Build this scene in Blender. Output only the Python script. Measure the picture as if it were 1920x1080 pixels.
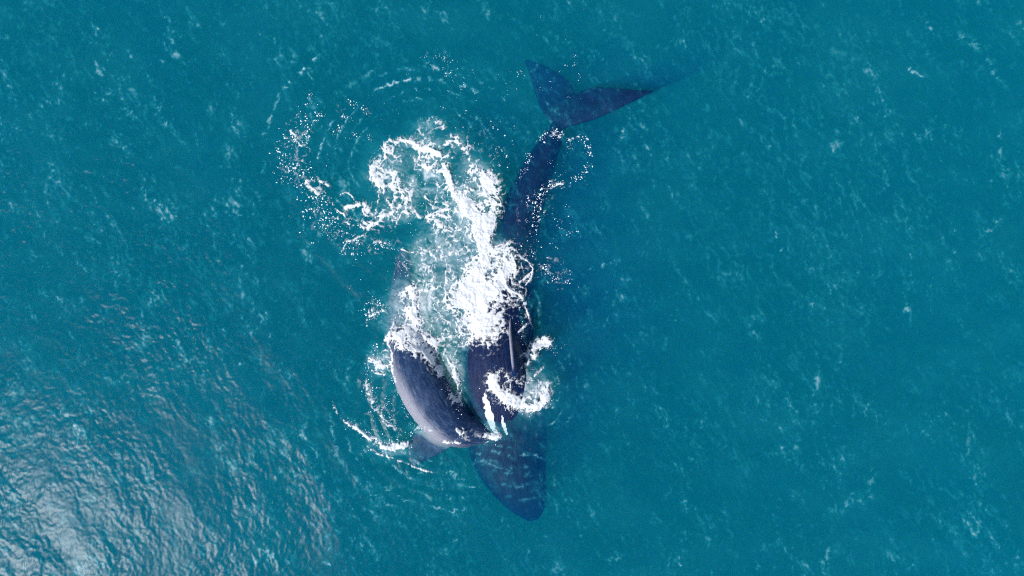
import bpy, bmesh, math, random
import numpy as np
from mathutils import Vector
from mathutils.bvhtree import BVHTree

random.seed(7)
RNG = np.random.default_rng(11)
scene = bpy.context.scene
for o in list(bpy.data.objects):
    bpy.data.objects.remove(o)
COL = scene.collection

# ------------------------------------------------------------------ camera, sky, sun, exposure
CAM_H = 22.07            # drone height above the sea, metres
PPM = 58.0               # photo pixels (1920 wide) per metre at sea level
cam_d = bpy.data.cameras.new('camera')
cam = bpy.data.objects.new('camera', cam_d)
COL.objects.link(cam)
cam.location = (0, 0, CAM_H)
cam.rotation_euler = (0, 0, 0)
cam_d.lens = 24.0
cam_d.sensor_width = 36.0
cam_d.clip_end = 20000
scene.camera = cam

SUN_EL = math.radians(45)
SUN_XY = Vector((-0.83, -0.56)).normalized()
sun_dir = Vector((SUN_XY.x * math.cos(SUN_EL), SUN_XY.y * math.cos(SUN_EL), math.sin(SUN_EL)))

world = bpy.data.worlds.new('World')
scene.world = world
world.use_nodes = True
wn = world.node_tree
wn.nodes.clear()
sky = wn.nodes.new('ShaderNodeTexSky')
sky.sky_type = 'NISHITA'
sky.sun_disc = False
sky.sun_elevation = SUN_EL
sky.sun_rotation = math.atan2(sun_dir.x, sun_dir.y)
bgn = wn.nodes.new('ShaderNodeBackground')
bgn.inputs['Strength'].default_value = 0.12
won = wn.nodes.new('ShaderNodeOutputWorld')
wn.links.new(sky.outputs[0], bgn.inputs['Color'])
wn.links.new(bgn.outputs[0], won.inputs['Surface'])

sun_l = bpy.data.lights.new('sun', 'SUN')
sun_l.energy = 4.0
sun_l.angle = math.radians(0.53)
sun_l.color = (1.0, 0.99, 0.97)
sun = bpy.data.objects.new('sun', sun_l)
COL.objects.link(sun)
sun.location = sun_dir * 60
sun.rotation_euler = sun_dir.to_track_quat('Z', 'Y').to_euler()

scene.view_settings.view_transform = 'Standard'
scene.view_settings.look = 'None'
scene.view_settings.gamma = 1
scene.view_settings.use_curve_mapping = False
scene.view_settings.exposure = 0.12
scene.render.engine = 'CYCLES'
cy = scene.cycles
cy.use_denoising = False      # the little grain left reads like the photo's own
cy.filter_width = 1.1
cy.max_bounces = 4
cy.diffuse_bounces = 2
cy.glossy_bounces = 2
cy.volume_bounces = 3
cy.use_adaptive_sampling = True
cy.adaptive_threshold = 0.02
cy.adaptive_min_samples = 16
cy.transparent_max_bounces = 12
cy.sample_clamp_indirect = 4.0


# ------------------------------------------------------------------ helpers
def at(px, py, z=0.0):
    """A spot of the place, read off the plan of the photo (1920 x 1080), at height z."""
    s = (CAM_H - z) / CAM_H / PPM
    return Vector(((px - 960) * s, (540 - py) * s, z))


def link_mesh(name, verts, faces, mat=None, smooth=True):
    me = bpy.data.meshes.new(name)
    me.from_pydata([tuple(v) for v in verts], [], faces)
    me.validate()
    if smooth:
        me.polygons.foreach_set('use_smooth', [True] * len(me.polygons))
    if mat:
        me.materials.append(mat)
    o = bpy.data.objects.new(name, me)
    COL.objects.link(o)
    return o


def grid_mesh(name, V, quads, mat, smooth=True):
    """Fast mesh from numpy arrays: V (n,3), quads (m,4)."""
    me = bpy.data.meshes.new(name)
    n, m = len(V), len(quads)
    me.vertices.add(n)
    me.vertices.foreach_set('co', V.astype(np.float32).ravel())
    me.loops.add(m * 4)
    me.loops.foreach_set('vertex_index', quads.astype(np.int32).ravel())
    me.polygons.add(m)
    me.polygons.foreach_set('loop_start', np.arange(0, m * 4, 4, dtype=np.int32))
    me.polygons.foreach_set('loop_total', np.full(m, 4, dtype=np.int32))
    me.polygons.foreach_set('use_smooth', np.full(m, smooth, dtype=bool))
    me.update(calc_edges=True)
    me.materials.append(mat)
    o = bpy.data.objects.new(name, me)
    COL.objects.link(o)
    return o


def coords(me):
    c = np.zeros(len(me.vertices) * 3, np.float32)
    me.vertices.foreach_get('co', c)
    return c.reshape(-1, 3).astype(float)


def set_attr(me, name, vals, kind='FLOAT'):
    a = me.attributes.new(name, kind, 'POINT')
    a.data.foreach_set('value' if kind == 'FLOAT' else 'vector', np.asarray(vals, np.float32).ravel())


def smooth(a, b, x):
    t = np.clip((x - a) / (b - a), 0, 1)
    return t * t * (3 - 2 * t)


_P = RNG.permutation(512)
_P = np.concatenate([_P, _P, _P])
_G = np.stack([np.cos(np.arange(512) * 2.399963), np.sin(np.arange(512) * 2.399963)], 1)


def perlin(x, y):
    xi = np.floor(x).astype(int)
    yi = np.floor(y).astype(int)
    xf, yf = x - xi, y - yi
    u = xf ** 3 * (xf * (xf * 6 - 15) + 10)
    v = yf ** 3 * (yf * (yf * 6 - 15) + 10)

    def g(ix, iy, dx, dy):
        h = _P[(_P[ix & 511] + iy) & 511]
        return _G[h, 0] * dx + _G[h, 1] * dy
    a = g(xi, yi, xf, yf)
    b = g(xi + 1, yi, xf - 1, yf)
    c = g(xi, yi + 1, xf, yf - 1)
    d = g(xi + 1, yi + 1, xf - 1, yf - 1)
    return ((a + u * (b - a)) + v * ((c + u * (d - c)) - (a + u * (b - a)))) * 1.5


def fbm(x, y, o=4, gain=0.5):
    s = np.zeros_like(x, dtype=float)
    a, f = 1.0, 1.0
    for k in range(o):
        s += a * perlin(x * f + 17.3 * k, y * f - 9.1 * k)
        a *= gain
        f *= 2.03
    return s


def worley(x, y, seed=0):
    """F1, F2 distances."""
    xi = np.floor(x).astype(int)
    yi = np.floor(y).astype(int)
    f1 = np.full(x.shape, 9.0)
    f2 = np.full(x.shape, 9.0)
    for dx in (-1, 0, 1):
        for dy in (-1, 0, 1):
            h = _P[(_P[(xi + dx + seed * 31) & 511] + yi + dy) & 511]
            px = xi + dx + (h * 0.61803 % 1.0)
            py = yi + dy + (h * 0.75487 % 1.0)
            d = np.hypot(x - px, y - py)
            f2 = np.minimum(f2, np.maximum(f1, d))
            f1 = np.minimum(f1, d)
    return f1, f2


def seg_dist(X, Y, pts):
    """Distance to a polyline and the position 0..1 along it."""
    best = np.full(X.shape, 1e9)
    tt = np.zeros(X.shape)
    n = len(pts) - 1
    for i in range(n):
        x0, y0 = pts[i][:2]
        x1, y1 = pts[i + 1][:2]
        dx, dy = x1 - x0, y1 - y0
        L = dx * dx + dy * dy + 1e-9
        t = np.clip(((X - x0) * dx + (Y - y0) * dy) / L, 0, 1)
        d = np.hypot(X - x0 - t * dx, Y - y0 - t * dy)
        m = d < best
        best = np.where(m, d, best)
        tt = np.where(m, (i + t) / n, tt)
    return best, tt


# ------------------------------------------------------------------ materials
def new_mat(name):
    m = bpy.data.materials.new(name)
    m.use_nodes = True
    nt = m.node_tree
    nt.nodes.clear()
    out = nt.nodes.new('ShaderNodeOutputMaterial')
    return m, nt, out


def N(nt, kind, **kw):
    n = nt.nodes.new(kind)
    for k, v in kw.items():
        if k in n.inputs:
            n.inputs[k].default_value = v
        else:
            setattr(n, k, v)
    return n


def math_node(nt, op, a, b=None):
    n = nt.nodes.new('ShaderNodeMath')
    n.operation = op
    for i, v in enumerate((a, b)):
        if v is None:
            continue
        if isinstance(v, (int, float)):
            n.inputs[i].default_value = v
        else:
            nt.links.new(v, n.inputs[i])
    return n.outputs[0]


WATER_SCATTER = (0.001, 0.090, 0.35)       # scattering per metre
WATER_ABSORB = (0.95, 0.115, 0.26)         # absorption per metre


def water_material():
    m, nt, out = new_mat('sea_water')
    L = nt.links.new
    # mirror share of the surface, the same seen from above and from below: 0.02 + 0.98 (1 - cos)^5
    geo = N(nt, 'ShaderNodeNewGeometry')
    dot = N(nt, 'ShaderNodeVectorMath', operation='DOT_PRODUCT')
    L(geo.outputs['Normal'], dot.inputs[0])
    L(geo.outputs['Incoming'], dot.inputs[1])
    ca = math_node(nt, 'SUBTRACT', 1.0, math_node(nt, 'ABSOLUTE', dot.outputs['Value']))
    fres = math_node(nt, 'ADD', math_node(nt, 'MULTIPLY', math_node(nt, 'POWER', ca, 5.0), 0.98), 0.007)
    sheen_bub = N(nt, 'ShaderNodeAttribute', attribute_name='sheen_and_bubbles')
    gl = N(nt, 'ShaderNodeBsdfGlossy', Roughness=0.31, distribution='BECKMANN')
    tr = N(nt, 'ShaderNodeBsdfTransparent')
    df = N(nt, 'ShaderNodeBsdfDiffuse')           # fine bubbles right under the skin of the sea, and painted sky sheen
    df.inputs['Color'].default_value = (0.05, 0.40, 0.50, 1)
    mx0 = N(nt, 'ShaderNodeMixShader')
    L(sheen_bub.outputs['Fac'], mx0.inputs['Fac'])
    L(tr.outputs[0], mx0.inputs[1])
    ac = N(nt, 'ShaderNodeMapRange')
    ac.inputs['From Min'].default_value = 0.14
    ac.inputs['From Max'].default_value = 0.6
    L(sheen_bub.outputs['Fac'], ac.inputs['Value'])
    am = N(nt, 'ShaderNodeMix', data_type='RGBA')
    am.inputs[6].default_value = (0.03, 0.46, 0.54, 1)
    am.inputs[7].default_value = (0.78, 0.86, 0.90, 1)
    L(ac.outputs[0], am.inputs[0])
    L(am.outputs[2], df.inputs['Color'])
    L(df.outputs[0], mx0.inputs[2])
    mx = N(nt, 'ShaderNodeMixShader')
    L(fres, mx.inputs['Fac'])
    L(mx0.outputs[0], mx.inputs[1])
    L(gl.outputs[0], mx.inputs[2])
    L(mx.outputs[0], out.inputs['Surface'])
    # body of the water
    s, a = WATER_SCATTER, WATER_ABSORB
    sm = max(s)
    vs = N(nt, 'ShaderNodeVolumeScatter', Density=sm, Anisotropy=-0.05)
    vs.inputs['Color'].default_value = (s[0] / sm, s[1] / sm, s[2] / sm, 1)
    va = N(nt, 'ShaderNodeVolumeAbsorption', Density=1.0)
    # absorption coefficient is density * (1 - colour)
    va.inputs['Color'].default_value = (1 - a[0], 1 - a[1], 1 - a[2], 1)
    add = N(nt, 'ShaderNodeAddShader')
    L(vs.outputs[0], add.inputs[0])
    L(va.outputs[0], add.inputs[1])
    L(add.outputs[0], out.inputs['Volume'])
    return m


def skin_material(name, dark, light, pale):
    m, nt, out = new_mat(name)
    L = nt.links.new
    tc = N(nt, 'ShaderNodeTexCoord')
    at1 = N(nt, 'ShaderNodeAttribute', attribute_name='pale')
    at2 = N(nt, 'ShaderNodeAttribute', attribute_name='white')
    at3 = N(nt, 'ShaderNodeAttribute', attribute_name='along')    # (along, around) coordinates of the body
    mp = N(nt, 'ShaderNodeMapping')
    mp.inputs['Scale'].default_value = (0.8, 3.6, 1.0)
    L(at3.outputs['Vector'], mp.inputs['Vector'])
    streak = N(nt, 'ShaderNodeTexNoise', Scale=2.4, Detail=8.0, Roughness=0.72, Distortion=1.1)
    L(mp.outputs[0], streak.inputs['Vector'])
    mott = N(nt, 'ShaderNodeTexNoise', Scale=3.4, Detail=8.0, Roughness=0.7, Distortion=0.4)
    L(tc.outputs['Object'], mott.inputs['Vector'])
    ramp = N(nt, 'ShaderNodeMapRange')
    ramp.inputs['From Min'].default_value = 0.42
    ramp.inputs['From Max'].default_value = 0.66
    L(streak.outputs['Fac'], ramp.inputs['Value'])
    c1 = N(nt, 'ShaderNodeMix', data_type='RGBA')
    c1.inputs[6].default_value = (*dark, 1)
    c1.inputs[7].default_value = (*light, 1)
    mr = N(nt, 'ShaderNodeMapRange')
    mr.inputs['From Min'].default_value = 0.36
    mr.inputs['From Max'].default_value = 0.7
    L(mott.outputs['Fac'], mr.inputs['Value'])
    L(math_node(nt, 'MULTIPLY', ramp.outputs[0], mr.outputs[0]), c1.inputs[0])
    pf = math_node(nt, 'ADD', at1.outputs['Fac'],
                   math_node(nt, 'MULTIPLY', math_node(nt, 'SUBTRACT', streak.outputs['Fac'], 0.5), 0.9))
    pr = N(nt, 'ShaderNodeMapRange')
    pr.interpolation_type = 'SMOOTHSTEP'
    pr.inputs['From Min'].default_value = 0.15
    pr.inputs['From Max'].default_value = 0.95
    L(pf, pr.inputs['Value'])
    c2 = N(nt, 'ShaderNodeMix', data_type='RGBA')
    L(pr.outputs[0], c2.inputs[0])
    L(c1.outputs[2], c2.inputs[6])
    c2.inputs[7].default_value = (*pale, 1)
    wf = math_node(nt, 'ADD', at2.outputs['Fac'],
                   math_node(nt, 'MULTIPLY', math_node(nt, 'SUBTRACT', mott.outputs['Fac'], 0.5), 0.5))
    wr = N(nt, 'ShaderNodeMapRange')
    wr.inputs['From Min'].default_value = 0.42
    wr.inputs['From Max'].default_value = 0.58
    L(wf, wr.inputs['Value'])
    c3 = N(nt, 'ShaderNodeMix', data_type='RGBA')
    L(wr.outputs[0], c3.inputs[0])
    L(c2.outputs[2], c3.inputs[6])
    c3.inputs[7].default_value = (0.78, 0.8, 0.82, 1)
    p = N(nt, 'ShaderNodeBsdfPrincipled', Roughness=0.34)
    p.inputs['IOR'].default_value = 1.36
    p.inputs['Specular IOR Level'].default_value = 0.25
    L(c3.outputs[2], p.inputs['Base Color'])
    rr = N(nt, 'ShaderNodeMapRange')
    rr.inputs['To Min'].default_value = 0.28
    rr.inputs['To Max'].default_value = 0.6
    L(mott.outputs['Fac'], rr.inputs['Value'])
    L(rr.outputs[0], p.inputs['Roughness'])
    b = N(nt, 'ShaderNodeBump', Strength=0.6, Distance=0.06)
    L(streak.outputs['Fac'], b.inputs['Height'])
    L(b.outputs[0], p.inputs['Normal'])
    L(p.outputs[0], out.inputs['Surface'])
    return m


def foam_material(name):
    m, nt, out = new_mat(name)
    L = nt.links.new
    cov = N(nt, 'ShaderNodeAttribute', attribute_name='cover')
    geo = N(nt, 'ShaderNodeNewGeometry')
    fine = N(nt, 'ShaderNodeTexNoise', Scale=26.0, Detail=3.0, Roughness=0.6)
    L(geo.outputs['Position'], fine.inputs['Vector'])
    # bubbles thin out raggedly where the cover is low
    a = math_node(nt, 'ADD', cov.outputs['Fac'],
                  math_node(nt, 'MULTIPLY', math_node(nt, 'SUBTRACT', fine.outputs['Fac'], 0.5),
                            math_node(nt, 'MULTIPLY', cov.outputs['Fac'], 1.1)))
    cl = N(nt, 'ShaderNodeClamp')
    L(a, cl.inputs['Value'])
    d = N(nt, 'ShaderNodeBsdfDiffuse')
    d.inputs['Color'].default_value = (0.93, 0.94, 0.95, 1)
    t = N(nt, 'ShaderNodeBsdfTranslucent')
    t.inputs['Color'].default_value = (0.8, 0.84, 0.86, 1)
    b = N(nt, 'ShaderNodeBump', Strength=0.3, Distance=0.03)
    L(fine.outputs['Fac'], b.inputs['Height'])
    L(b.outputs[0], d.inputs['Normal'])
    m1 = N(nt, 'ShaderNodeMixShader', Fac=0.2)
    L(d.outputs[0], m1.inputs[1])
    L(t.outputs[0], m1.inputs[2])
    tr = N(nt, 'ShaderNodeBsdfTransparent')
    m2 = N(nt, 'ShaderNodeMixShader')
    L(cl.outputs[0], m2.inputs['Fac'])
    L(tr.outputs[0], m2.inputs[1])
    L(m1.outputs[0], m2.inputs[2])
    L(m2.outputs[0], out.inputs['Surface'])
    return m


def plain_foam(name):
    m, nt, out = new_mat(name)
    geo = N(nt, 'ShaderNodeNewGeometry')
    n = N(nt, 'ShaderNodeTexNoise', Scale=30.0, Detail=2.0)
    nt.links.new(geo.outputs['Position'], n.inputs['Vector'])
    r = N(nt, 'ShaderNodeMapRange')
    r.inputs['To Min'].default_value = 0.85
    r.inputs['To Max'].default_value = 0.95
    nt.links.new(n.outputs['Fac'], r.inputs['Value'])
    d = N(nt, 'ShaderNodeBsdfDiffuse')
    cmb = N(nt, 'ShaderNodeCombineColor', Blue=0.96)
    nt.links.new(math_node(nt, 'MULTIPLY', r.outputs[0], 0.88), cmb.inputs['Red'])
    nt.links.new(r.outputs[0], cmb.inputs['Green'])
    nt.links.new(cmb.outputs[0], d.inputs['Color'])
    nt.links.new(d.outputs[0], out.inputs['Surface'])
    return m


MAT_WATER = water_material()
MAT_ADULT = skin_material('adult_whale_skin', (0.001, 0.010, 0.052), (0.006, 0.034, 0.12), (0.26, 0.26, 0.31))
MAT_CALF = skin_material('calf_whale_skin', (0.008, 0.032, 0.095), (0.10, 0.16, 0.27), (0.25, 0.255, 0.31))
MAT_FOAM = foam_material('sea_foam')
MAT_FLECK = plain_foam('foam_fleck')

# ------------------------------------------------------------------ the sea
WAVES = []
for k in range(40):
    lam = 0.7 * (8.0 / 0.7) ** RNG.random()
    th = math.radians(28) + RNG.normal(0, 0.5)
    kk = 2 * math.pi / lam
    slope = 0.010
    WAVES.append((kk * math.cos(th), kk * math.sin(th), RNG.random() * 6.283, slope / kk))

# rings that run out from the calf's shoulder and from the tail
RINGS = [(at(850, 755), 0.42, 0.014, 2.7, 0.8), (at(800, 330), 0.8, 0.020, 3.9, 1.0), (at(980, 720), 0.40, 0.010, 1.9, 0.6)]


def wave_h(x, y):
    """Height of the sea at (x, y)."""
    h = np.zeros_like(x, dtype=float)
    gx = x + 0.45 * perlin(x * 0.35, y * 0.35)
    gy = y + 0.45 * perlin(x * 0.35 + 40, y * 0.35 + 9)
    for kx, ky, ph, a in WAVES:
        s = np.sin(gx * kx + gy * ky + ph)
        h += a * (s + 0.25 * (s * s - 0.5))
    patch = np.clip(0.8 + 0.7 * fbm(x * 0.09 + 3, y * 0.09 - 7, 2), 0.4, 1.5)
    h *= patch
    # choppier water to the south-west, calmer to the north-east
    rough = 0.55 + 0.25 * smooth(4.0, -15.0, x * 0.92 + y * 0.35)
    gust = np.clip(0.85 + 0.9 * fbm(x * 0.22 - 5, y * 0.16 + 3, 3), 0.3, 1.7) * rough
    c, s_ = math.cos(math.radians(28)), math.sin(math.radians(28))
    wob = 0.12 * fbm(x * 1.1 + 70, y * 1.1 + 20, 2)
    u = x * c + y * s_ + wob                      # down the wind
    v = -x * s_ + y * c + wob
    h += gust * (0.012 * perlin(u * 2.2, v * 1.2 + 4) + 0.012 * perlin(u * 4.3 + 9, v * 2.6) + 0.0095 * perlin(u * 8.2 + 3, v * 5.4)
                 + 0.0066 * perlin(u * 14 + 1, v * 10 + 8) + 0.0046 * perlin(u * 23 + 6, v * 18 + 2))
    for c, lam, amp, r0, wd in RINGS:
        r = np.hypot(x - c.x, y - c.y) + 0.18 * perlin(x * 0.9, y * 0.9)
        h += amp * np.sin(2 * math.pi * r / lam) * np.exp(-((r - r0) / wd) ** 2)
    return h * np.exp(-(np.hypot(x, y) / 45.0) ** 4)


# strokes of churned water on the plan: points, half width (px), strength
SOLID = [
    # spine of the wake over the adult's back
    ([(921, 335), (926, 370), (918, 410), (912, 450)], 11, 1.2),
    ([(880, 395), (900, 420), (906, 450), (905, 490), (893, 530)], 14, 1.3),
    ([(836, 318), (850, 348), (868, 378), (884, 400)], 7.5, 1.2),
    ([(855, 562), (885, 545), (915, 548), (940, 530), (952, 505)], 17, 1.2),
    ([(895, 545), (893, 580), (897, 610), (908, 628)], 20, 1.35),
    ([(950, 458), (935, 470), (960, 470)], 7, .8),
    ([(905, 470), (930, 465)], 8, .8),
    ([(790, 304), (812, 316), (838, 324)], 7, .85),
    # the curl at the top left
    ([(709, 305), (702, 325), (712, 345), (724, 352)], 7, .95), ([(720, 330), (716, 345), (726, 365), (734, 385)], 4, .9),
    ([(742, 325), (738, 345), (742, 365), (737, 385)], 3.2, .85), ([(748, 340), (750, 358), (764, 366), (760, 385), (762, 398)], 5.5, .9),
    ([(718, 282), (733, 268), (752, 258), (772, 262), (778, 270)], 4.5, .7), ([(722, 300), (730, 290), (738, 282)], 5, .7),
    ([(770, 262), (790, 272), (805, 280), (822, 284)], 3.5, .75), ([(800, 274), (812, 282), (824, 288)], 6, .8),
    ([(835, 270), (848, 262), (862, 268), (872, 280), (880, 298)], 3.5, .6), ([(846, 255), (858, 258)], 4, .55),
    ([(775, 292), (800, 290), (828, 293), (848, 296)], 3, .6), ([(797, 222), (815, 224), (830, 232), (832, 242)], 4, .45),
    ([(886, 315), (905, 322), (918, 335)], 6, .6), ([(866, 360), (885, 352), (905, 365), (918, 358)], 4, .7),
    ([(872, 335), (890, 355)], 4, .35),
    # foam over the calf's tail
    ([(771, 540), (782, 552), (786, 566), (780, 580)], 9, 1.05), ([(778, 585), (790, 600), (782, 622)], 10, .85),
    ([(742, 632), (765, 622), (800, 628), (812, 642)], 9, 1.0), ([(752, 640), (780, 648), (806, 660)], 9, .9),
    ([(742, 598), (733, 622), (730, 645), (737, 655)], 2.5, .9), ([(800, 664), (808, 676), (818, 684), (826, 700)], 4.5, .95),
    ([(738, 660), (736, 690), (742, 715)], 2.2, .9), ([(698, 672), (708, 678), (714, 688)], 5.5, .95),
    ([(705, 690), (730, 684)], 3, .9), ([(690, 686), (700, 698), (722, 704)], 2, .8),
    # froth in the gap between the two backs
    ([(844, 680), (856, 708), (864, 740)], 4, .7), ([(834, 664), (854, 686), (864, 718)], 3, .6),
    # splash round the flipper
    ([(927, 706), (930, 728), (944, 744), (966, 753), (990, 758), (1008, 754), (1021, 742), (1027, 724)], 7, 1.0),
    ([(925, 718), (938, 740), (960, 750)], 8, .9), ([(1004, 757), (1018, 750), (1026, 738)], 7, .9), ([(925, 700), (926, 715)], 6, .8),
    ([(990, 742), (1004, 730), (1016, 716)], 3, .6), ([(985, 722), (1000, 706), (1018, 690)], 2, .5), ([(975, 690), (990, 680), (1006, 668)], 2.5, .6), ([(950, 700), (958, 722), (955, 740)], 3, .55),
    ([(920, 702), (945, 692)], 4, .6), ([(1000, 657), (1012, 648), (1024, 643)], 8, 1.1), ([(1026, 650), (1033, 645), (1030, 640)], 2, .8),
    # bow wave below the calf
    ([(655, 792), (680, 812), (706, 830), (728, 842), (745, 840), (762, 832)], 4.0, 1.0), ([(715, 838), (735, 843), (758, 836)], 4, .8),
    ([(622, 755), (634, 775)], 2.5, .35), ([(640, 785), (662, 800), (685, 822)], 2.5, .5),
    ([(684, 715), (692, 745), (708, 772), (728, 795), (750, 806)], 4.5, .42),
    ([(834, 826), (848, 824), (862, 824)], 2.6, 1.1), ([(858, 801), (863, 805)], 4, 1.3), ([(866, 795), (872, 800), (868, 815)], 1.6, .9),
    ([(914, 816), (924, 820), (930, 818)], 5, .95), ([(686, 834), (700, 848), (725, 858)], 1.6, .55),
    ([(728, 858), (752, 866), (775, 876), (805, 885), (818, 885)], 1.8, .75), ([(722, 854), (745, 866)], 2, .5),
    # the loop thrown out to the left
    ([(645, 398), (652, 386), (668, 381), (684, 378), (692, 394), (705, 404), (722, 402)], 3.8, 1.1), ([(682, 392), (684, 400), (692, 404)], 2.6, 1.0),
    ([(722, 402), (738, 396), (750, 384)], 3, .85), ([(624, 380), (628, 390), (640, 398)], 1.8, .8),
    ([(633, 376), (640, 363), (648, 360)], 1.3, .8), ([(650, 360), (660, 367), (667, 378)], 1.5, .9), ([(710, 360), (712, 375), (706, 392)], 1.4, .6),
    ([(675, 424), (690, 426), (700, 420), (715, 410)], 2.6, .9), ([(686, 416), (700, 415)], 2.6, .8), ([(672, 418), (680, 424)], 2, .7),
    ([(612, 406), (628, 406), (640, 412), (655, 420), (662, 423)], 2.2, .7), ([(690, 430), (684, 440), (672, 446), (655, 452)], 1.5, .75),
    ([(652, 452), (646, 462), (640, 472)], 1.3, .6), ([(752, 402), (745, 415), (738, 432)], 1.3, .7), ([(700, 455), (720, 454), (732, 460)], 1.8, .5),
    ([(772, 398), (790, 408), (806, 406), (820, 402), (838, 408)], 3.2, .85), ([(796, 368), (806, 380), (812, 392)], 1.6, .8),
    ([(792, 368), (808, 378), (825, 380), (842, 386)], 1.5, .75), ([(806, 402), (826, 394), (842, 392)], 1.8, .8), ([(822, 346), (812, 342), (797, 344)], 1.3, .6),
    ([(826, 350), (820, 358)], 1.3, .7), ([(805, 415), (830, 425), (842, 430)], 5, .6),
    ([(576, 340), (579, 350), (590, 356), (596, 364)], 2.4, .95), ([(580, 339), (598, 340), (612, 342)], 1.8, .55), ([(606, 342), (618, 348)], 2.4, .6),
    ([(546, 246), (553, 252), (556, 264)], 2, .7), ([(572, 295), (560, 308)], 2, .4),
    # right of the adult
    ([(960, 478), (968, 500), (966, 520)], 1.6, .8), ([(975, 482), (990, 490), (1000, 505), (990, 518), (975, 528)], 1.8, .85),
    ([(1000, 505), (996, 520), (985, 535)], 1.3, .8), ([(985, 575), (994, 592), (994, 604), (982, 612), (974, 620)], 2.0, .95),
    ([(952, 540), (962, 545), (975, 552), (985, 570)], 2.2, .6), ([(972, 622), (972, 640)], 1.3, .7),
    ([(1034, 345), (1044, 342), (1056, 344)], 2.6, .8), ([(1032, 338), (1040, 336)], 1.6, .8), ([(1030, 255), (1040, 250), (1050, 258)], 2.4, .6),
    ([(860, 745), (866, 758)], 3.5, .9), ([(846, 735), (856, 750)], 3, .7),
    ([(755, 468), (768, 472), (776, 474)], 1.4, .7), ([(704, 588), (690, 596), (688, 600)], 1.8, .9), ([(722, 580), (708, 586)], 2, .9), ([(698, 582), (700, 576)], 1.5, .8),
]
# patches of broken, web-like foam: centre, radii, angle, share of the surface it covers
WEB = [
    (800, 236, 30, 15, 12, .40), (790, 268, 66, 22, 0, .42), (862, 272, 26, 22, 40, .42), (735, 300, 34, 40, 20, .45), (722, 335, 30, 36, 0, .52),
    (800, 300, 60, 26, 0, .40), (762, 360, 34, 42, 0, .46), (830, 360, 60, 42, 0, .32), (895, 325, 34, 24, 30, .50), (888, 360, 34, 40, 0, .55),
    (740, 395, 46, 20, 8, .45), (680, 408, 56, 26, 15, .28), (610, 400, 40, 50, 10, .15), (590, 350, 36, 24, 20, .25), (835, 405, 55, 24, 5, .38),
    (850, 432, 60, 36, 0, .48), (890, 430, 36, 60, 0, .62), (840, 470, 56, 44, 0, .58), (795, 490, 34, 40, 0, .52), (860, 500, 55, 40, 0, .50),
    (815, 535, 55, 45, 0, .50), (880, 540, 60, 50, 0, .50), (940, 490, 36, 36, 0, .66), (945, 560, 44, 44, 0, .62), (925, 605, 40, 32, 0, .66),
    (770, 560, 36, 36, 0, .58), (765, 600, 34, 36, 0, .62), (785, 640, 42, 32, 0, .68), (830, 590, 46, 44, 0, .50), (832, 640, 34, 40, 0, .42),
    (860, 620, 50, 34, 0, .52), (880, 640, 34, 16, -12, .5), (850, 690, 20, 55, 0, .58), (848, 735, 18, 26, 20, .42), (815, 680, 20, 24, 30, .5),
    (980, 505, 24, 34, 0, .30), (975, 560, 22, 40, 0, .40), (985, 600, 16, 36, 0, .28), (992, 670, 30, 18, -30, .40), (1012, 648, 20, 14, 0, .6),
    (975, 735, 56, 40, 0, .62), (930, 720, 16, 26, 0, .6), (985, 762, 50, 12, 0, .5), (707, 678, 20, 22, 0, .52), (730, 655, 9, 55, 0, .45),
    (705, 700, 24, 10, 10, .3), (715, 588, 34, 18, -25, .26), (735, 610, 14, 30, 0, .35), (555, 262, 34, 60, 0, .14), (550, 320, 34, 30, 0, .12),
    (660, 425, 70, 40, 0, .13), (700, 458, 70, 22, 0, .11), (1000, 390, 34, 60, 30, .10), (1040, 345, 30, 10, 0, .3), (1030, 510, 46, 34, 0, .13),
    (760, 500, 20, 34, 0, .26), (715, 780, 40, 46, 30, .13), (800, 802, 22, 10, -10, .4), (872, 812, 22, 16, 0, .3), (915, 814, 26, 14, 0, .4),
    (730, 842, 40, 14, 10, .4), (660, 205, 60, 30, 0, .05), (905, 265, 26, 40, 0, .06), (930, 300, 16, 50, 0, .1), (975, 450, 20, 20, 0, .25),
]


# milky clouds of bubbles just under the skin of the sea
MILK = [
    (815, 318, 40, 14, 25, .60), (775, 345, 22, 26, 0, .45), (800, 352, 40, 10, 12, .45), (862, 385, 18, 40, -25, .65), (838, 430, 34, 16, 0, .35),
    (795, 562, 34, 34, 0, .60), (790, 605, 30, 40, 0, .6), (830, 475, 44, 34, 0, .40), (870, 560, 34, 44, 0, .45),
    (852, 690, 14, 40, 0, .35), (1005, 738, 26, 18, -30, .6), (965, 748, 40, 16, 0, .55), (940, 570, 22, 30, 0, .38), (712, 376, 18, 22, 0, .22),
    (812, 640, 30, 34, 0, .50), (716, 672, 18, 14, 0, .35), (852, 660, 20, 14, 0, .3),
]


def ellipse(X, Y, cx, cy, rx, ry, ang):
    a = math.radians(ang)
    dx, dy = X - cx, Y - cy
    u = (dx * math.cos(a) + dy * math.sin(a)) / rx
    v = (-dx * math.sin(a) + dy * math.cos(a)) / ry
    return np.sqrt(u * u + v * v)


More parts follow.
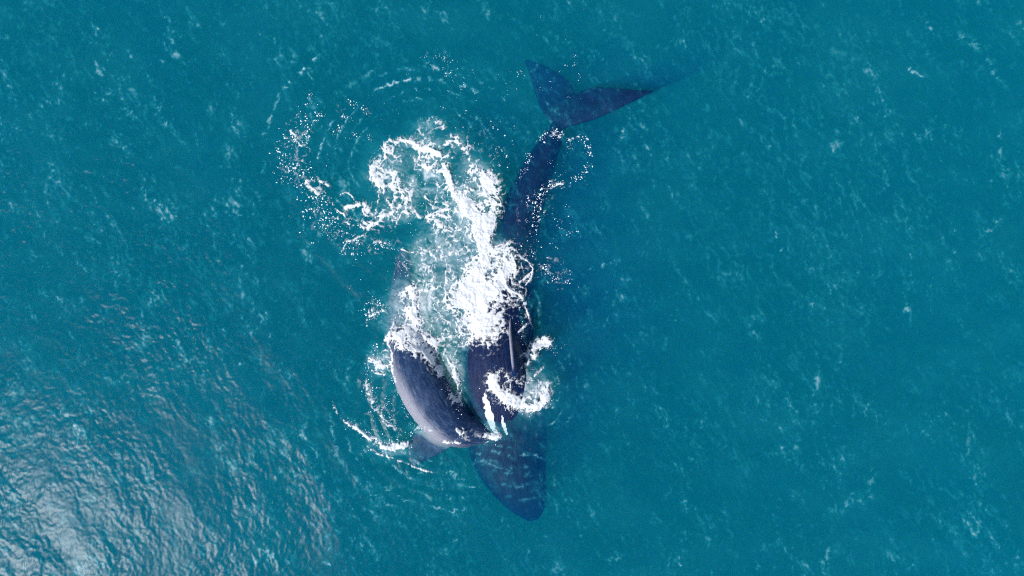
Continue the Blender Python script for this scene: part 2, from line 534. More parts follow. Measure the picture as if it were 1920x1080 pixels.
# bubble lines on breaking wavelets, and painted ripple light: points, half width (px), strength
STREAKS = [
    ([(485, 265), (505, 240), (515, 200), (530, 170)], 3, .5), ([(530, 170), (560, 145), (575, 125), (605, 98)], 3.5, .75), ([(570, 132), (592, 125)], 4, .7),
    ([(578, 135), (590, 155)], 2, .5), ([(700, 172), (735, 155), (765, 150), (795, 150)], 2.5, .75), ([(795, 150), (830, 152), (845, 160)], 2, .5),
    ([(755, 130), (790, 132)], 4, .45), ([(800, 115), (820, 130), (845, 138)], 4, .6), ([(845, 200), (860, 212), (885, 235)], 2, .65), ([(885, 235), (905, 245)], 4, .8),
    ([(640, 165), (680, 150), (720, 120)], 4, .3), ([(540, 125), (560, 110)], 3, .35), ([(500, 300), (490, 330)], 3, .3), ([(690, 60), (740, 85)], 3, .25),
    ([(1160, 245), (1178, 255)], 8, .5), ([(1165, 262), (1172, 240)], 4, .6), ([(1212, 270), (1228, 292)], 3, .5), ([(1190, 290), (1200, 312)], 3, .55),
    ([(1195, 330), (1180, 300)], 2, .35), ([(1100, 505), (1130, 498), (1160, 488)], 3, .5), ([(1085, 545), (1120, 530)], 3, .3), ([(1035, 655), (1070, 662), (1095, 685)], 3, .45),
    ([(1195, 285), (1170, 250), (1150, 245)], 2, .3), ([(1260, 600), (1285, 604)], 3, .4), ([(1410, 590), (1420, 640)], 8, .4), ([(1418, 600), (1425, 640)], 4, .5),
    ([(1705, 570), (1702, 610)], 6, .5), ([(1540, 690), (1530, 740), (1528, 790)], 5, .5), ([(1865, 720), (1862, 750)], 5, .45), ([(1500, 820), (1490, 860)], 5, .35),
    ([(1640, 870), (1632, 950)], 6, .35), ([(1820, 800), (1815, 860)], 5, .3), ([(1560, 1020), (1545, 1080)], 8, .4), ([(1845, 1030), (1835, 1080)], 6, .3),
    ([(1720, 20), (1745, 45), (1755, 52)], 4, .5), ([(1780, 60), (1815, 75), (1850, 95)], 8, .4), ([(1850, 100), (1868, 140), (1890, 170)], 5, .35),
    ([(1900, 20), (1920, 50)], 6, .35), ([(1700, 118), (1715, 135), (1740, 144)], 3, .6), ([(1540, 80), (1600, 110), (1680, 135)], 10, .22), ([(1877, 240), (1880, 300)], 3, .5),
    ([(1890, 310), (1900, 330)], 3, .5), ([(1455, 430), (1462, 455), (1470, 465)], 2, .6), ([(1520, 490), (1530, 520)], 4, .3), ([(1785, 465), (1790, 480)], 4, .5),
    ([(1830, 450), (1870, 420), (1885, 405)], 4, .45), ([(1710, 490), (1705, 470)], 3, .4), ([(1090, 380), (1040, 470)], 14, .16), ([(1290, 430), (1310, 470)], 6, .25),
    ([(1360, 540), (1340, 500)], 6, .22), ([(1200, 90), (1140, 60)], 8, .2), ([(1320, 180), (1330, 210)], 5, .3), ([(1390, 215), (1395, 240)], 3, .35),
    ([(830, 890), (790, 905)], 3, .3), ([(840, 900), (870, 912), (900, 910)], 3, .35), ([(790, 925), (830, 945), (860, 942)], 4, .4), ([(700, 905), (745, 918)], 3, .4),
    ([(620, 840), (640, 860), (650, 880)], 4, .4), ([(625, 690), (640, 720)], 3, .3), ([(640, 880), (690, 905)], 3, .3), ([(850, 865), (900, 860), (940, 868)], 2.5, .4), ([(890, 838), (925, 832), (965, 842)], 2.5, .4), ([(925, 905), (970, 912), (1015, 905)], 3, .3), ([(945, 930), (985, 938), (1018, 930)], 3, .28), ([(960, 858), (995, 852), (1022, 860)], 2.5, .5),
    ([(890, 850), (930, 846), (970, 862)], 2.5, .5), ([(900, 866), (950, 880), (1000, 872)], 3, .42), ([(915, 880), (960, 890), (1010, 888)], 3, .36), ([(1015, 935), (1025, 950)], 5, .5),
    ([(490, 590), (500, 610)], 3, .5), ([(560, 560), (575, 600)], 4, .2), ([(445, 675), (460, 692)], 3, .5), ([(570, 480), (590, 490)], 4, .4),
]


for cx, cy, a0, a1, radii in ((850, 752, 70, 175, (120, 134, 149, 166, 184, 205, 228)), (800, 335, 185, 330, (150, 168, 188, 210)),
                              (980, 725, -40, 60, (70, 86, 104))):
    for k, r in enumerate(radii):  # bright lines of the ripple rings, painted in as broken pale arcs
        for q in range(3):
            b0 = a0 + (a1 - a0) * (q + 0.5 * RNG.random()) / 3.2
            b1 = b0 + (a1 - a0) * (0.12 + 0.2 * RNG.random())
            STREAKS.append(([(cx + r * (1 + 0.03 * math.sin(3 * math.radians(t))) * math.cos(math.radians(t)), cy + r * math.sin(math.radians(t)))
                             for t in np.linspace(b0, b1, 7)], 1.8, 0.32 + 0.3 * RNG.random()))


def sheen_and_bubbles(X, Y, Z):
    """Pale share of the skin of the sea: fine bubbles, and sky sheen painted along the wavelet crests."""
    a = math.radians(28)
    wob = 0.14 * fbm(X * 0.7 + 11, Y * 0.7, 2)
    u = X * math.cos(a) + Y * math.sin(a) + wob
    v = -X * math.sin(a) + Y * math.cos(a) - wob
    line = 1 - np.abs(fbm(u * 0.9, v * 0.33, 4, 0.6))
    fine = 1 - np.abs(fbm(u * 3.2 + 5, v * 1.5, 3, 0.6))
    area = smooth(-0.2, 0.6, fbm(X * 0.16 + 2, Y * 0.16 + 6, 3))
    crest = smooth(-0.05, 0.15, Z)
    w = smooth(0.82, 1.0, line) * smooth(0.6, 1.0, fine)
    A = 0.006 + (0.02 + 0.03 * area) * smooth(0.7, 1.0, fine) * smooth(-0.6, 0.5, fbm(u * 5, v * 2.2 + 9, 3, 0.65)) + 0.035 * smooth(-0.4, 0.9, fbm(X * 0.3, Y * 0.5 + 3, 4, 0.6)) + (0.02 + 0.26 * area) * w * (0.35 + 0.65 * crest)
    # short pale dashes paint the wavelets' sheen and relief, thicker where the water is choppy
    n = 0.55 * perlin(u * 3.6 + 2, v * 1.7) + 0.75 * perlin(u * 8.5, v * 4.6 + 1) + 0.65 * perlin(u * 16, v * 10 + 4)
    chop = 0.8 + 0.4 * smooth(3.0, -14.0, X * 0.9 + Y * 0.4)
    pat = smooth(-0.6, 0.7, fbm(u * 0.55 + 8, v * 0.3, 3, 0.6))
    nf = (0.5 * perlin(u * 0.8 + 4, v * 0.33 + 2) + 0.7 * perlin(u * 1.9, v * 0.85 + 7) + 0.8 * perlin(u * 4.1 + 3, v * 1.9)
          + 0.8 * perlin(u * 8.6, v * 4.4 + 1) + 0.7 * perlin(u * 16, v * 10 + 4))
    A += 0.38 * chop * (0.4 + 0.6 * pat) * smooth(-0.15, 1.8, nf) ** 1.7 + 0.22 * chop * pat * smooth(0.5, 1.3, n)
    brk = 0.5 + 0.5 * fbm(X * 3.1, Y * 3.1, 4, 0.7)
    px, py = 960 + X * PPM, 540 - Y * PPM
    for pts, wd, s in STREAKS:
        x0, x1 = min(p[0] for p in pts) - 30, max(p[0] for p in pts) + 30
        y0, y1 = min(p[1] for p in pts) - 30, max(p[1] for p in pts) + 30
        m = (px > x0) & (px < x1) & (py > y0) & (py < y1)
        d, t = seg_dist(px[m] + 9 * (brk[m] - 0.5), py[m] + 9 * (fine[m] - 0.7), pts)
        A[m] = np.maximum(A[m], 0.8 * s * np.exp(-(d / (wd * 1.2)) ** 2) * smooth(0.3, 0.8, brk[m]) * np.clip(4 * t * (1 - t) + 0.35, 0, 1))
    m = (px > 560) & (px < 1140) & (py > 160) & (py < 880)
    qx, qy = px[m], py[m]
    wx = qx + 16 * fbm(qx / 70, qy / 70, 3) + 4 * fbm(qx / 15, qy / 15, 2)
    wy = qy + 16 * fbm(qx / 70 + 31, qy / 70 + 12, 3) + 4 * fbm(qx / 15 + 4, qy / 15, 2)
    M = np.zeros_like(qx)
    for cx, cy, rx, ry, an, s in MILK:
        M = np.maximum(M, s * np.exp(-ellipse(wx, wy, cx, cy, rx, ry, an) ** 2))
    for cx, cy, rx, ry, an, s in WEB:
        if s > 0.3:
            M = np.maximum(M, 0.75 * s * np.exp(-ellipse(wx, wy, cx, cy, rx * 1.15, ry * 1.15, an) ** 2))
    M *= smooth(975, 940, qx - np.clip((qy - 640), 0, 60) * 2)
    wisp = 0.5 + 0.5 * fbm(wx / 22 + wy / 40, wy / 9 - wx / 14, 4, 0.6)
    A[m] = np.maximum(A[m], M * (0.5 + 0.95 * wisp))
    return np.clip(A, 0, 0.85)


def axis_coords(half, step, far):
    n = int(round(half / step))
    c = np.arange(-n, n + 1) * step
    ext = []
    d, p = step * 1.2, c[-1]
    while p < far:
        p += d
        ext.append(p)
        d *= 1.2
    ext = np.array(ext)
    return np.concatenate([-ext[::-1], c, ext])


def build_sea():
    xs = axis_coords(18.6, 0.036, 5000)
    ys = axis_coords(11.0, 0.036, 5000)
    X, Y = np.meshgrid(xs, ys)
    Z = wave_h(X, Y)
    ny, nx = X.shape
    V = np.stack([X, Y, Z], -1).reshape(-1, 3)
    idx = np.arange(ny * nx).reshape(ny, nx)
    q = np.stack([idx[:-1, :-1], idx[:-1, 1:], idx[1:, 1:], idx[1:, :-1]], -1).reshape(-1, 4)
    # walls and floor of the body of water, far out of sight
    loop = np.concatenate([idx[0, :], idx[1:, -1], idx[-1, -2::-1], idx[-2:0:-1, 0]])
    B = V[loop].copy()
    B[:, 2] = -45.0
    nb = len(V) + np.arange(len(loop))
    side = np.stack([loop, nb, np.roll(nb, -1), np.roll(loop, -1)], -1)
    c4 = [nb[0], nb[nx - 1], nb[nx + ny - 2], nb[2 * nx + ny - 3]]
    o = grid_mesh('sea', np.concatenate([V, B]), np.concatenate([q, side]), MAT_WATER)
    bm = bmesh.new()
    bm.from_mesh(o.data)
    bm.verts.ensure_lookup_table()
    bm.faces.new([bm.verts[int(i)] for i in nb[::-1]])
    bm.to_mesh(o.data)
    bm.free()
    set_attr(o.data, 'sheen_and_bubbles', np.concatenate([sheen_and_bubbles(X, Y, Z).ravel(), np.zeros(len(B))]))
    o['kind'] = 'structure'
    o['label'] = 'teal open sea with short wind waves and glints'
    return o


sea = build_sea()


# ------------------------------------------------------------------ whales
def catmull(P, n):
    """P (k,d) control rows -> n rows."""
    P = np.asarray(P, float)
    k = len(P)
    d = np.concatenate([[0], np.cumsum(np.linalg.norm(np.diff(P[:, :3], axis=0), axis=1) + 1e-6)])
    t = np.linspace(0, d[-1], n)
    M = np.zeros_like(P)
    for i in range(k):
        a, b = max(i - 1, 0), min(i + 1, k - 1)
        M[i] = (P[b] - P[a]) / (d[b] - d[a])
    out = np.zeros((n, P.shape[1]))
    for j, tj in enumerate(t):
        i = min(np.searchsorted(d, tj, side='right') - 1, k - 2)
        h = d[i + 1] - d[i]
        u = (tj - d[i]) / h
        out[j] = ((2 * u ** 3 - 3 * u ** 2 + 1) * P[i] + (u ** 3 - 2 * u ** 2 + u) * h * M[i]
                  + (-2 * u ** 3 + 3 * u ** 2) * P[i + 1] + (u ** 3 - u ** 2) * h * M[i + 1])
    return out


def loft(rings):
    n = len(rings[0])
    V = [v for r in rings for v in r]
    F = []
    for i in range(len(rings) - 1):
        for j in range(n):
            a, b = i * n + j, i * n + (j + 1) % n
            F.append((a, b, b + n, a + n))
    F.append(tuple(range(n - 1, -1, -1)))
    F.append(tuple((len(rings) - 1) * n + j for j in range(n)))
    return V, F


def body_tube(stations, n=90, m=36, power=2.2):
    """stations: (x, y, z, half width, half height) along the body -> lofted tube and its axis."""
    S = catmull(stations, n)
    S[:, 3:5] = np.maximum(S[:, 3:5], 0.02)
    C = S[:, :3]
    T = np.gradient(C, axis=0)
    T /= np.linalg.norm(T, axis=1)[:, None]
    rings = []
    for i in range(n):
        side = np.cross(T[i], (0, 0, 1.0))
        side /= np.linalg.norm(side)
        up = np.cross(side, T[i])
        r = []
        for j in range(m):
            a = 2 * math.pi * j / m
            ca, sa = math.cos(a), math.sin(a)
            e = 2 / power
            r.append(C[i] + side * (math.copysign(abs(ca) ** e, ca) * S[i, 3]) + up * (math.copysign(abs(sa) ** e, sa) * S[i, 4]))
        rings.append(r)
    return loft(rings), S


def blade(stations, m=20, n=30):
    """stations: (leading point, trailing point, thickness) -> a flattened lofted fin."""
    P = [tuple(a) + tuple(b) + (t,) for a, b, t in stations]
    ctr = [tuple((np.array(p[:3]) + np.array(p[3:6])) / 2) + p for p in P]
    S = catmull(ctr, n)[:, 3:]
    rings = []
    mids = (S[:, :3] + S[:, 3:6]) / 2
    T = np.gradient(mids, axis=0)
    for i in range(n):
        a, b, t = S[i, :3], S[i, 3:6], max(S[i, 6], 0.03)
        ch = b - a
        nrm = np.cross(T[i], ch)
        nrm /= np.linalg.norm(nrm) + 1e-9
        r = []
        for j in range(m):
            th = 2 * math.pi * j / m
            u = 0.5 - 0.5 * math.cos(th)
            prof = math.sin(th) * (1.15 - 0.55 * u)
            r.append(a + ch * u + nrm * (prof * t * 0.5))
        rings.append(r)
    return loft(rings)


def fuse(name, pieces, voxel, mat, passes=6):
    """Grow one closed skin over the overlapping pieces."""
    V, F = [], []
    for v, f in pieces:
        o = len(V)
        V += [tuple(p) for p in v]
        F += [tuple(i + o for i in q) for q in f]
    tmp = link_mesh(name + '_draft', V, F)
    bm = bmesh.new()
    bm.from_mesh(tmp.data)
    bmesh.ops.recalc_face_normals(bm, faces=bm.faces)
    bm.to_mesh(tmp.data)
    bm.free()
    r = tmp.modifiers.new('remesh', 'REMESH')
    r.mode = 'VOXEL'
    r.voxel_size = voxel
    s = tmp.modifiers.new('smooth', 'SMOOTH')
    s.factor = 0.5
    s.iterations = passes
    dg = bpy.context.evaluated_depsgraph_get()
    me = bpy.data.meshes.new_from_object(tmp.evaluated_get(dg))
    bpy.data.objects.remove(tmp)
    me.name = name
    me.polygons.foreach_set('use_smooth', [True] * len(me.polygons))
    me.materials.clear()
    me.materials.append(mat)
    o = bpy.data.objects.new(name, me)
    COL.objects.link(o)
    return o


def body_coords(me, S):
    """Along / around coordinates of every vertex with respect to the body axis."""
    c = coords(me)
    A = S[:, :3]
    L = np.concatenate([[0], np.cumsum(np.linalg.norm(np.diff(A, axis=0), axis=1))])
    best = np.zeros(len(c), int)
    for k0 in range(0, len(c), 20000):
        d = ((c[k0:k0 + 20000, None, :] - A[None]) ** 2).sum(-1)
        best[k0:k0 + 20000] = d.argmin(1)
    T = np.gradient(A, axis=0)
    T /= np.linalg.norm(T, axis=1)[:, None]
    side = np.cross(T, (0, 0, 1.0))
    side /= np.linalg.norm(side, axis=1)[:, None]
    up = np.cross(side, T)
    rel = c - A[best]
    al = L[best] + (rel * T[best]).sum(1)
    ang = np.arctan2((rel * up[best]).sum(1), (rel * side[best]).sum(1))
    return c, al, ang, best


def lr(py, xl, xr, ztop, flat=0.9):
    """A cross-section of the adult whale between two flanks."""
    hw = (xr - xl) / 2 / PPM
    hh = hw * flat
    zc = ztop - hh
    p = at((xl + xr) / 2, py, zc)
    return (p.x, p.y, p.z, hw * (CAM_H - zc) / CAM_H, hh)


def build_adult():
    st = [lr(228, 1038, 1062, -0.34, 1.3), lr(262, 1018, 1055, -0.24, 1.35), lr(300, 990, 1044, -0.18, 1.2),
          lr(350, 962, 1029, -0.14, 1.1), lr(400, 938, 1016, -0.10, 1.0), lr(450, 919, 1007, -0.06),
          lr(520, 888, 1003, 0.03), lr(585, 871, 1001, 0.16), lr(650, 862, 1003, 0.30),
          lr(700, 861, 1009, 0.30), lr(750, 866, 1018, 0.12), lr(800, 873, 1024, -0.10, .85),
          lr(850, 884, 1027, -0.16, .8), lr(895, 912, 1028, -0.26, .75), lr(932, 944, 1028, -0.44, .7),
          lr(958, 970, 1023, -0.66, .65), lr(974, 990, 1012, -0.86, .6)]
    body, S = body_tube(st, 120, 44)
    left = blade([(at(1062, 242, -.44), at(1084, 198, -.40), .26), (at(1032, 228, -.48), at(1079, 174, -.46), .24),
                  (at(1013, 203, -.66), at(1066, 150, -.66), .18), (at(1000, 168, -.88), at(1040, 131, -.88), .13),
                  (at(991, 138, -1.08), at(1012, 118, -1.08), .09), (at(982, 114, -1.22), at(987, 110, -1.22), .05)])
    right = blade([(at(1042, 242, -.44), at(1050, 186, -.42), .26), (at(1075, 236, -.36), at(1081, 174, -.36), .24),
                   (at(1112, 226, -.28), at(1108, 163, -.28), .18), (at(1156, 207, -.19), at(1150, 163, -.19), .14),
                   (at(1194, 187, -.12), at(1190, 167, -.12), .10), (at(1226, 172, -.07), at(1225, 169, -.07), .05)])
    # the raised flipper stands on edge: its chord runs down towards the body
    flip = blade([(at(970, 734, -.30), at(996, 724, -.95), .34), (at(963, 702, .38), at(988, 690, -.30), .28),
                  (at(959, 668, .88), at(979, 655, .10), .22), (at(956, 635, 1.05), at(970, 625, .45), .16),
                  (at(955, 612, 1.05), at(963, 604, .75), .11), (at(957, 596, 1.0), at(958, 594, .95), .05)])
    # the other flipper hangs under the body, out on the left
    o = fuse('adult_whale', [body, left, right, flip], 0.034, MAT_ADULT)
    c, al, ang, best = body_coords(o.data, S)
    # white belly patches, as streaks along the throat
    px = c[:, 0] * PPM * CAM_H / (CAM_H - c[:, 2]) + 960
    py = 540 - c[:, 1] * PPM * CAM_H / (CAM_H - c[:, 2])
    white = np.zeros(len(c))
    rag = 3.2 * fbm(px / 9, py / 13, 3, 0.6)
    for pts, w in (([(909, 740), (914, 765), (922, 795), (931, 824)], 7.0), ([(942, 780), (944, 798), (951, 814)], 3.2)):
        d, t = seg_dist(px + rag, py, pts)
        w = w * (0.35 + 0.65 * np.sin(math.pi * np.clip(t, 0.03, 0.97)) ** 0.7)
        white = np.maximum(white, smooth(w * 1.25, w * 0.6, d))
    white *= (c[:, 2] > S[:, 2].min())
    set_attr(o.data, 'white', white)
    pale = 0.8 * smooth(0.3, 0.7, c[:, 2]) * (np.abs(px - 966) < 24) * smooth(1.0, -8.0, px - 961 - (py - 600) * 0.07)  # sunlit left side of the raised flipper, painted pale
    set_attr(o.data, 'pale', pale)
    set_attr(o.data, 'along', np.stack([al, ang, np.zeros_like(al)], 1), 'FLOAT_VECTOR')
    o['label'] = 'large dark whale with flukes under water and one flipper raised, white belly patches'
    o['category'] = 'whale'
    return o


def build_calf():
    def st(px, py, hw, ztop, flat=0.95):
        w = hw / PPM
        zc = ztop - w * flat
        p = at(px, py, zc)
        return (p.x, p.y, p.z, w, w * flat)
    rows = [st(760, 468, 9, -.14), st(757, 500, 16, -.05), st(754, 545, 23, -.05), st(758, 600, 34, -.04),
            st(768, 650, 44, .26), st(783, 700, 46, .54), st(805, 746, 46, .64), st(835, 784, 43, .54),
            st(866, 804, 36, .38), st(890, 808, 28, .22), st(909, 812, 21, .10), st(924, 815, 12, -.02)]
    body, S = body_tube(rows, 90, 40, 2.15)
    fin = blade([(at(856, 800, .06), at(862, 832, -.08), .26), (at(826, 801, -.06), at(842, 840, -.2), .24),
                 (at(797, 803, -.13), at(824, 852, -.25), .18), (at(776, 815, -.18), at(801, 864, -.29), .12),
                 (at(766, 832, -.23), at(782, 872, -.31), .08), (at(767, 852, -.26), at(769, 873, -.31), .05)])
    ll = blade([(at(764, 505, -.2), at(760, 485, -.2), .14), (at(752, 500, -.22), at(748, 478, -.22), .1), (at(742, 492, -.3), at(741, 484, -.3), .05)])
    o = fuse('calf_whale', [body, fin, ll], 0.026, MAT_CALF)
    c, al, ang, best = body_coords(o.data, S)
    # pale belly turned to the lower left: angle 0 is the left flank, pi / 2 the back
    mid = smooth(2.6, 5.2, al) * smooth(6.9, 5.9, al)
    pale = smooth(1.55 + 0.1 * mid, 0.55 + 0.1 * mid, ang) * (0.35 + 0.65 * mid)
    near = best
    out = np.linalg.norm(c - S[near, :3], axis=1) / S[near, 3]
    pale *= smooth(1.35, 1.1, out)
    set_attr(o.data, 'pale', pale)
    set_attr(o.data, 'white', np.zeros(len(c)))
    set_attr(o.data, 'along', np.stack([al, ang, np.zeros_like(al)], 1), 'FLOAT_VECTOR')
    o['label'] = 'smaller grey whale with pale flank arching out of the water beside the larger whale'
    o['category'] = 'whale'
    return o


adult = build_adult()
calf = build_calf()
BVHS = []
for o in (adult, calf):
    BVHS.append((BVHTree.FromPolygons([v.co for v in o.data.vertices], [tuple(p.vertices) for p in o.data.polygons]),
                 coords(o.data)))


def ground_z(x, y):
    """Top of the sea or of a whale's back, whichever is higher."""
    z = wave_h(x, y)
    for tree, c in BVHS:
        lo, hi = c.min(0), c.max(0)
        near = np.nonzero((x > lo[0]) & (x < hi[0]) & (y > lo[1]) & (y < hi[1]))[0]
        dn = Vector((0, 0, -1))
        for i in near:
            hit = tree.ray_cast(Vector((x[i], y[i], 5.0)), dn)
            if hit[0] is not None and hit[0].z > z[i] and hit[0].z < 0.85:
                z[i] = hit[0].z
    return z


# ------------------------------------------------------------------ foam
def foam_field():
    step = 1.05
    xs = np.arange(480, 1125, step)
    ys = np.arange(150, 905, step)
    X, Y = np.meshgrid(xs, ys)
    wx = X + 16 * fbm(X / 75, Y / 75, 3) + 5 * fbm(X / 18 + 5, Y / 18, 2)
    wy = Y + 16 * fbm(X / 75 + 31, Y / 75 + 12, 3) + 5 * fbm(X / 18, Y / 18 + 8, 2)
    D = np.zeros_like(X)
    for pts, w, s in SOLID:
        x0 = min(p[0] for p in pts) - w * 4 - 20
        x1 = max(p[0] for p in pts) + w * 4 + 20
        y0 = min(p[1] for p in pts) - w * 4 - 20
        y1 = max(p[1] for p in pts) + w * 4 + 20
        i0, i1 = np.searchsorted(ys, (y0, y1))
        j0, j1 = np.searchsorted(xs, (x0, x1))
        k = min(1.0, w / 11.0)
        sx = X[i0:i1, j0:j1] * (1 - k * .6) + wx[i0:i1, j0:j1] * k * .6
        sy = Y[i0:i1, j0:j1] * (1 - k * .6) + wy[i0:i1, j0:j1] * k * .6
        d, t = seg_dist(sx, sy, pts)
        g = s * np.exp(-(d / (w * 1.15)) ** 2)
        D[i0:i1, j0:j1] = D[i0:i1, j0:j1] + g * np.clip(1.25 - 0.55 * D[i0:i1, j0:j1], 0, 1)
    W = np.zeros_like(X)
    for cx, cy, rx, ry, an, s in WEB:
        r = ellipse(X * .5 + wx * .5, Y * .5 + wy * .5, cx, cy, rx, ry, an)
        W = np.maximum(W, s * smooth(1.25, 0.35, r))
    # web of filaments: warped cell edges at three sizes, with beads along them
    big = 0.5 + 0.5 * fbm(X / 34 + 9, Y / 34, 3)
    bead = 0.5 + 0.5 * fbm(X / 8, Y / 8, 3, 0.65)
    f1, f2 = worley(wx / 24, wy / 24, 1)
    e1 = np.exp(-(f2 - f1) / (0.07 + 0.10 * big))
    f1, f2 = worley(wx / 10.5 + 7, wy / 10.5, 2)
    e2 = np.exp(-(f2 - f1) / (0.08 + 0.16 * bead))
    f1, f2 = worley((X + 3 * bead) / 5.2 + 3, Y / 5.2, 3)
    e3 = np.exp(-(f2 - f1) / 0.28)
    T = e1 * (0.45 + 0.75 * bead) + 0.75 * e2 * (0.25 + big * 0.6 + 0.5 * bead) + 0.30 * e3 + 0.55 * bead + 0.25 * big
    # rank the web so that a share p of the surface lies above 1 - p
    order = np.argsort(T, axis=None)
    R = np.empty(T.size)
    R[order] = np.linspace(0, 1, T.size)
    R = R.reshape(T.shape)
    P = 0.62 * W * (0.45 + 1.1 * big) + D * 0.84
    c = R - (1 - P)
    cover = smooth(-0.12, 0.26 + 0.18 * big, c) * (0.75 + 0.25 * smooth(0, 0.4, c))
    cover = np.maximum(cover, 0.30 * smooth(0.12, 0.7, P) * smooth(0.35, 0.75, bead))
    cover = np.where(P < 0.03, 0, cover)
    return xs, ys, X, Y, D, W, cover, c


def build_foam():
    xs, ys, X, Y, D, W, cover, c = foam_field()
    cover[cover < 0.04] = 0
    ny, nx = X.shape
    keep = (cover[:-1, :-1] + cover[1:, :-1] + cover[:-1, 1:] + cover[1:, 1:]) > 0
    idx = np.arange(ny * nx).reshape(ny, nx)
    q = np.stack([idx[1:, :-1], idx[1:, 1:], idx[:-1, 1:], idx[:-1, :-1]], -1)[keep]
    used = np.unique(q)
    remap = np.full(ny * nx, -1)
    remap[used] = np.arange(len(used))
    q = remap[q]
    wx = (X.ravel()[used] - 960) / PPM
    wy = (540 - Y.ravel()[used]) / PPM
    z0 = ground_z(wx, wy)
    d = (D + 0.6 * W).ravel()[used]
    cc = cover.ravel()[used]
    lump = 0.5 + 0.5 * fbm(wx * 2.6, wy * 2.6, 4, 0.6)
    z = z0 + 0.012 + cc * (0.02 + 0.08 * np.clip(d - 0.35, 0, 1) * lump) + 0.008 * cc * fbm(wx * 9, wy * 9, 2)
    o = grid_mesh('churned_foam', np.stack([wx, wy, z], 1), q, MAT_FOAM)
    set_attr(o.data, 'cover', cc)
    o['kind'] = 'stuff'
    o['label'] = 'white churned foam and filaments trailing between the two whales'
    o['category'] = 'foam'
    return o


foam = build_foam()

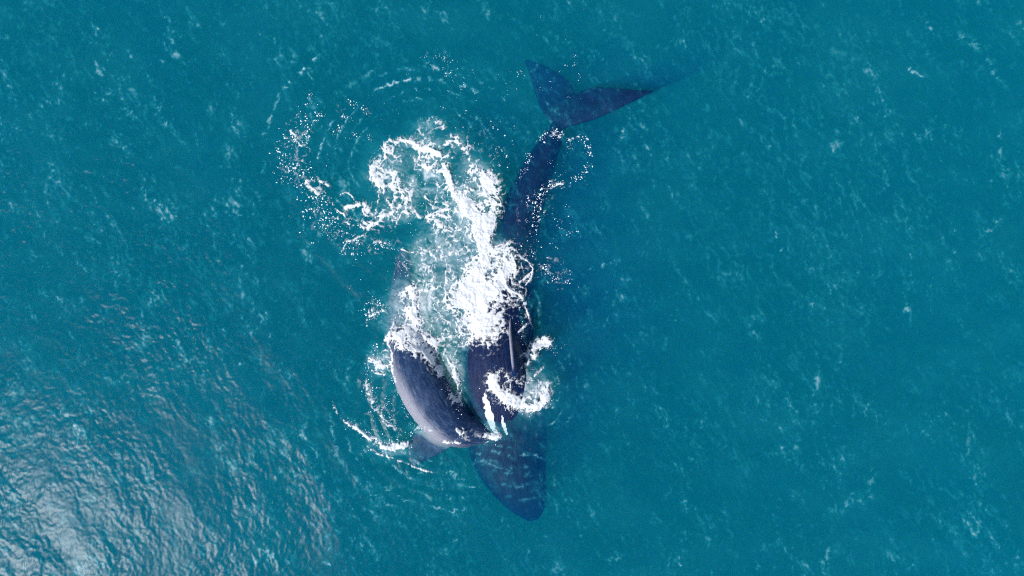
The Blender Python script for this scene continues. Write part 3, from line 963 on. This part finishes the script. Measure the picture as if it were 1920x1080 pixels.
# ------------------------------------------------------------------ loose flecks of foam in strings
STRINGS = [  # polyline, scatter (px), count, largest radius (px)
    ([(583, 172), (580, 190), (590, 200)], 4, 26, 2.6), ([(575, 205), (562, 235), (548, 262), (545, 280)], 8, 60, 3.0),
    ([(585, 232), (598, 212), (604, 216)], 3, 26, 2.8), ([(620, 245), (636, 243), (642, 238)], 4, 20, 3.0),
    ([(635, 205), (640, 218), (662, 220)], 3, 22, 2.4), ([(652, 195), (655, 188), (672, 200), (690, 212)], 3, 26, 2.6),
    ([(648, 260), (668, 250), (685, 252), (702, 264)], 1.5, 30, 2.2), ([(545, 250), (553, 268), (562, 275), (578, 262), (576, 250)], 3, 60, 3.0),
    ([(525, 240), (520, 280), (525, 330)], 12, 50, 1.8), ([(535, 290), (545, 310), (530, 330)], 12, 80, 3.0),
    ([(572, 310), (578, 325)], 8, 26, 2.8), ([(580, 350), (590, 400), (585, 430)], 16, 110, 2.8),
    ([(610, 400), (640, 440), (660, 440)], 16, 120, 2.6), ([(600, 385), (610, 370)], 8, 30, 2.6),
    ([(690, 430), (675, 450), (655, 455), (640, 475)], 5, 50, 2.2), ([(660, 470), (690, 462), (735, 460)], 8, 70, 2.4),
    ([(540, 290), (600, 330), (560, 360)], 30, 70, 1.6), ([(700, 200), (800, 190), (900, 240)], 30, 50, 1.4),
    ([(940, 230), (945, 270), (935, 310)], 10, 40, 2.2), ([(880, 260), (925, 300)], 14, 30, 1.6),
    ([(1000, 262), (1012, 258), (1030, 250), (1045, 253)], 3, 36, 3.0), ([(1038, 246), (1050, 258)], 5, 26, 3.4),
    ([(1070, 262), (1080, 256), (1100, 262), (1106, 285), (1104, 312), (1090, 332), (1072, 340), (1048, 346)], 2.5, 110, 2.6),
    ([(1070, 262), (1068, 280)], 2, 16, 2.0), ([(995, 285), (990, 305), (980, 325), (972, 342)], 3, 46, 2.4),
    ([(1040, 340), (1025, 355), (1005, 370), (988, 385)], 6, 70, 3.0), ([(1012, 385), (1010, 405), (1000, 425)], 8, 60, 3.0),
    ([(1030, 300), (1055, 315), (1085, 320)], 10, 26, 1.8), ([(1050, 400), (1052, 440), (1070, 430)], 12, 50, 2.0),
    ([(1000, 440), (990, 470), (1010, 490)], 10, 50, 2.2), ([(1020, 500), (1050, 530), (1080, 520)], 14, 60, 2.0),
    ([(1020, 500), (1035, 512), (1040, 530)], 3, 20, 3.0), ([(690, 590), (705, 586), (720, 580)], 2.5, 40, 3.2),
    ([(686, 600), (700, 575), (715, 560)], 9, 50, 2.2), ([(705, 650), (712, 665)], 5, 30, 2.6),
    ([(688, 700), (692, 730), (700, 760), (720, 790), (745, 800)], 6, 150, 2.0), ([(715, 720), (725, 750), (735, 780)], 6, 60, 1.6),
    ([(690, 810), (720, 830), (760, 825)], 12, 110, 2.0), ([(650, 790), (680, 812)], 5, 40, 1.8),
    ([(985, 600), (975, 640), (990, 660)], 8, 60, 1.8), ([(1010, 640), (1040, 650), (1060, 660)], 8, 40, 1.6),
    ([(930, 690), (920, 720), (935, 750), (980, 772), (1020, 760), (1036, 730)], 5, 220, 2.0),
    ([(830, 100), (850, 130), (845, 140)], 9, 40, 1.8), ([(780, 120), (820, 115), (860, 150), (900, 180)], 14, 60, 1.3),
    ([(1070, 100), (1082, 130), (1085, 150)], 5, 16, 1.6), ([(985, 130), (950, 160), (965, 175)], 12, 26, 1.6),
    ([(975, 40), (1055, 60), (800, 80)], 40, 24, 1.3), ([(1050, 130), (1045, 180), (1070, 190)], 16, 16, 1.4),
    ([(700, 500), (730, 540), (690, 560)], 26, 40, 1.5), ([(750, 480), (745, 520), (760, 500)], 8, 50, 1.8),
    ([(840, 640), (850, 700), (860, 750)], 14, 120, 1.8), ([(800, 470), (860, 380), (780, 420)], 40, 160, 1.8),
    ([(730, 660), (738, 720), (760, 775), (790, 810)], 3, 120, 1.5), ([(830, 700), (850, 745), (872, 775)], 3, 60, 1.6),
    ([(775, 815), (790, 800), (812, 800)], 7, 60, 1.6), ([(905, 810), (932, 822)], 8, 70, 1.8),
]


def build_flecks():
    V, F = [], []
    items = []
    for pts, sc, n, rm in STRINGS:
        P = np.array(pts, float)
        L = np.concatenate([[0], np.cumsum(np.linalg.norm(np.diff(P, axis=0), axis=1))])
        k = 0
        while k < n * 1.5:
            # beads come in small clumps along the string
            t = RNG.random() * L[-1]
            cx, cy = np.interp(t, L, P[:, 0]), np.interp(t, L, P[:, 1])
            cx += RNG.normal(0, sc)
            cy += RNG.normal(0, sc)
            for _ in range(RNG.integers(1, 5)):
                r = rm * (0.16 + 0.9 * RNG.random() ** 3.2)
                items.append((cx + RNG.normal(0, 2.6), cy + RNG.normal(0, 2.6), r, RNG.random() * 6.28, 0.3 + 0.7 * RNG.random()))
                k += 1
    A = np.array(items)
    wx, wy = (A[:, 0] - 960) / PPM, (540 - A[:, 1]) / PPM
    z = ground_z(wx, wy)
    for i in range(len(A)):
        r = 0.60 * A[i, 2] / PPM
        rot, asp = A[i, 3], A[i, 4]
        ca, sa = math.cos(rot), math.sin(rot)
        b = len(V)
        m = 7
        for ring, (rr, hh) in enumerate(((1.0, 0.0), (0.75, 0.16))):
            for j in range(m):
                a = 2 * math.pi * j / m + ring * 0.3
                q = r * rr * (0.5 + 1.0 * random.random())
                u, v = q * math.cos(a), q * math.sin(a) * asp
                V.append((wx[i] + u * ca - v * sa, wy[i] + u * sa + v * ca, z[i] + 0.006 + hh * r))
        V.append((wx[i], wy[i], z[i] + 0.006 + 0.22 * r))
        for j in range(m):
            k = (j + 1) % m
            F.append((b + j, b + k, b + m + k, b + m + j))
            F.append((b + m + j, b + m + k, b + 2 * m))
    o = link_mesh('foam_flecks', V, F, MAT_FLECK)
    o['kind'] = 'stuff'
    o['label'] = 'strings of small white foam flecks scattered on the teal water'
    o['category'] = 'foam'
    return o


flecks = build_flecks()
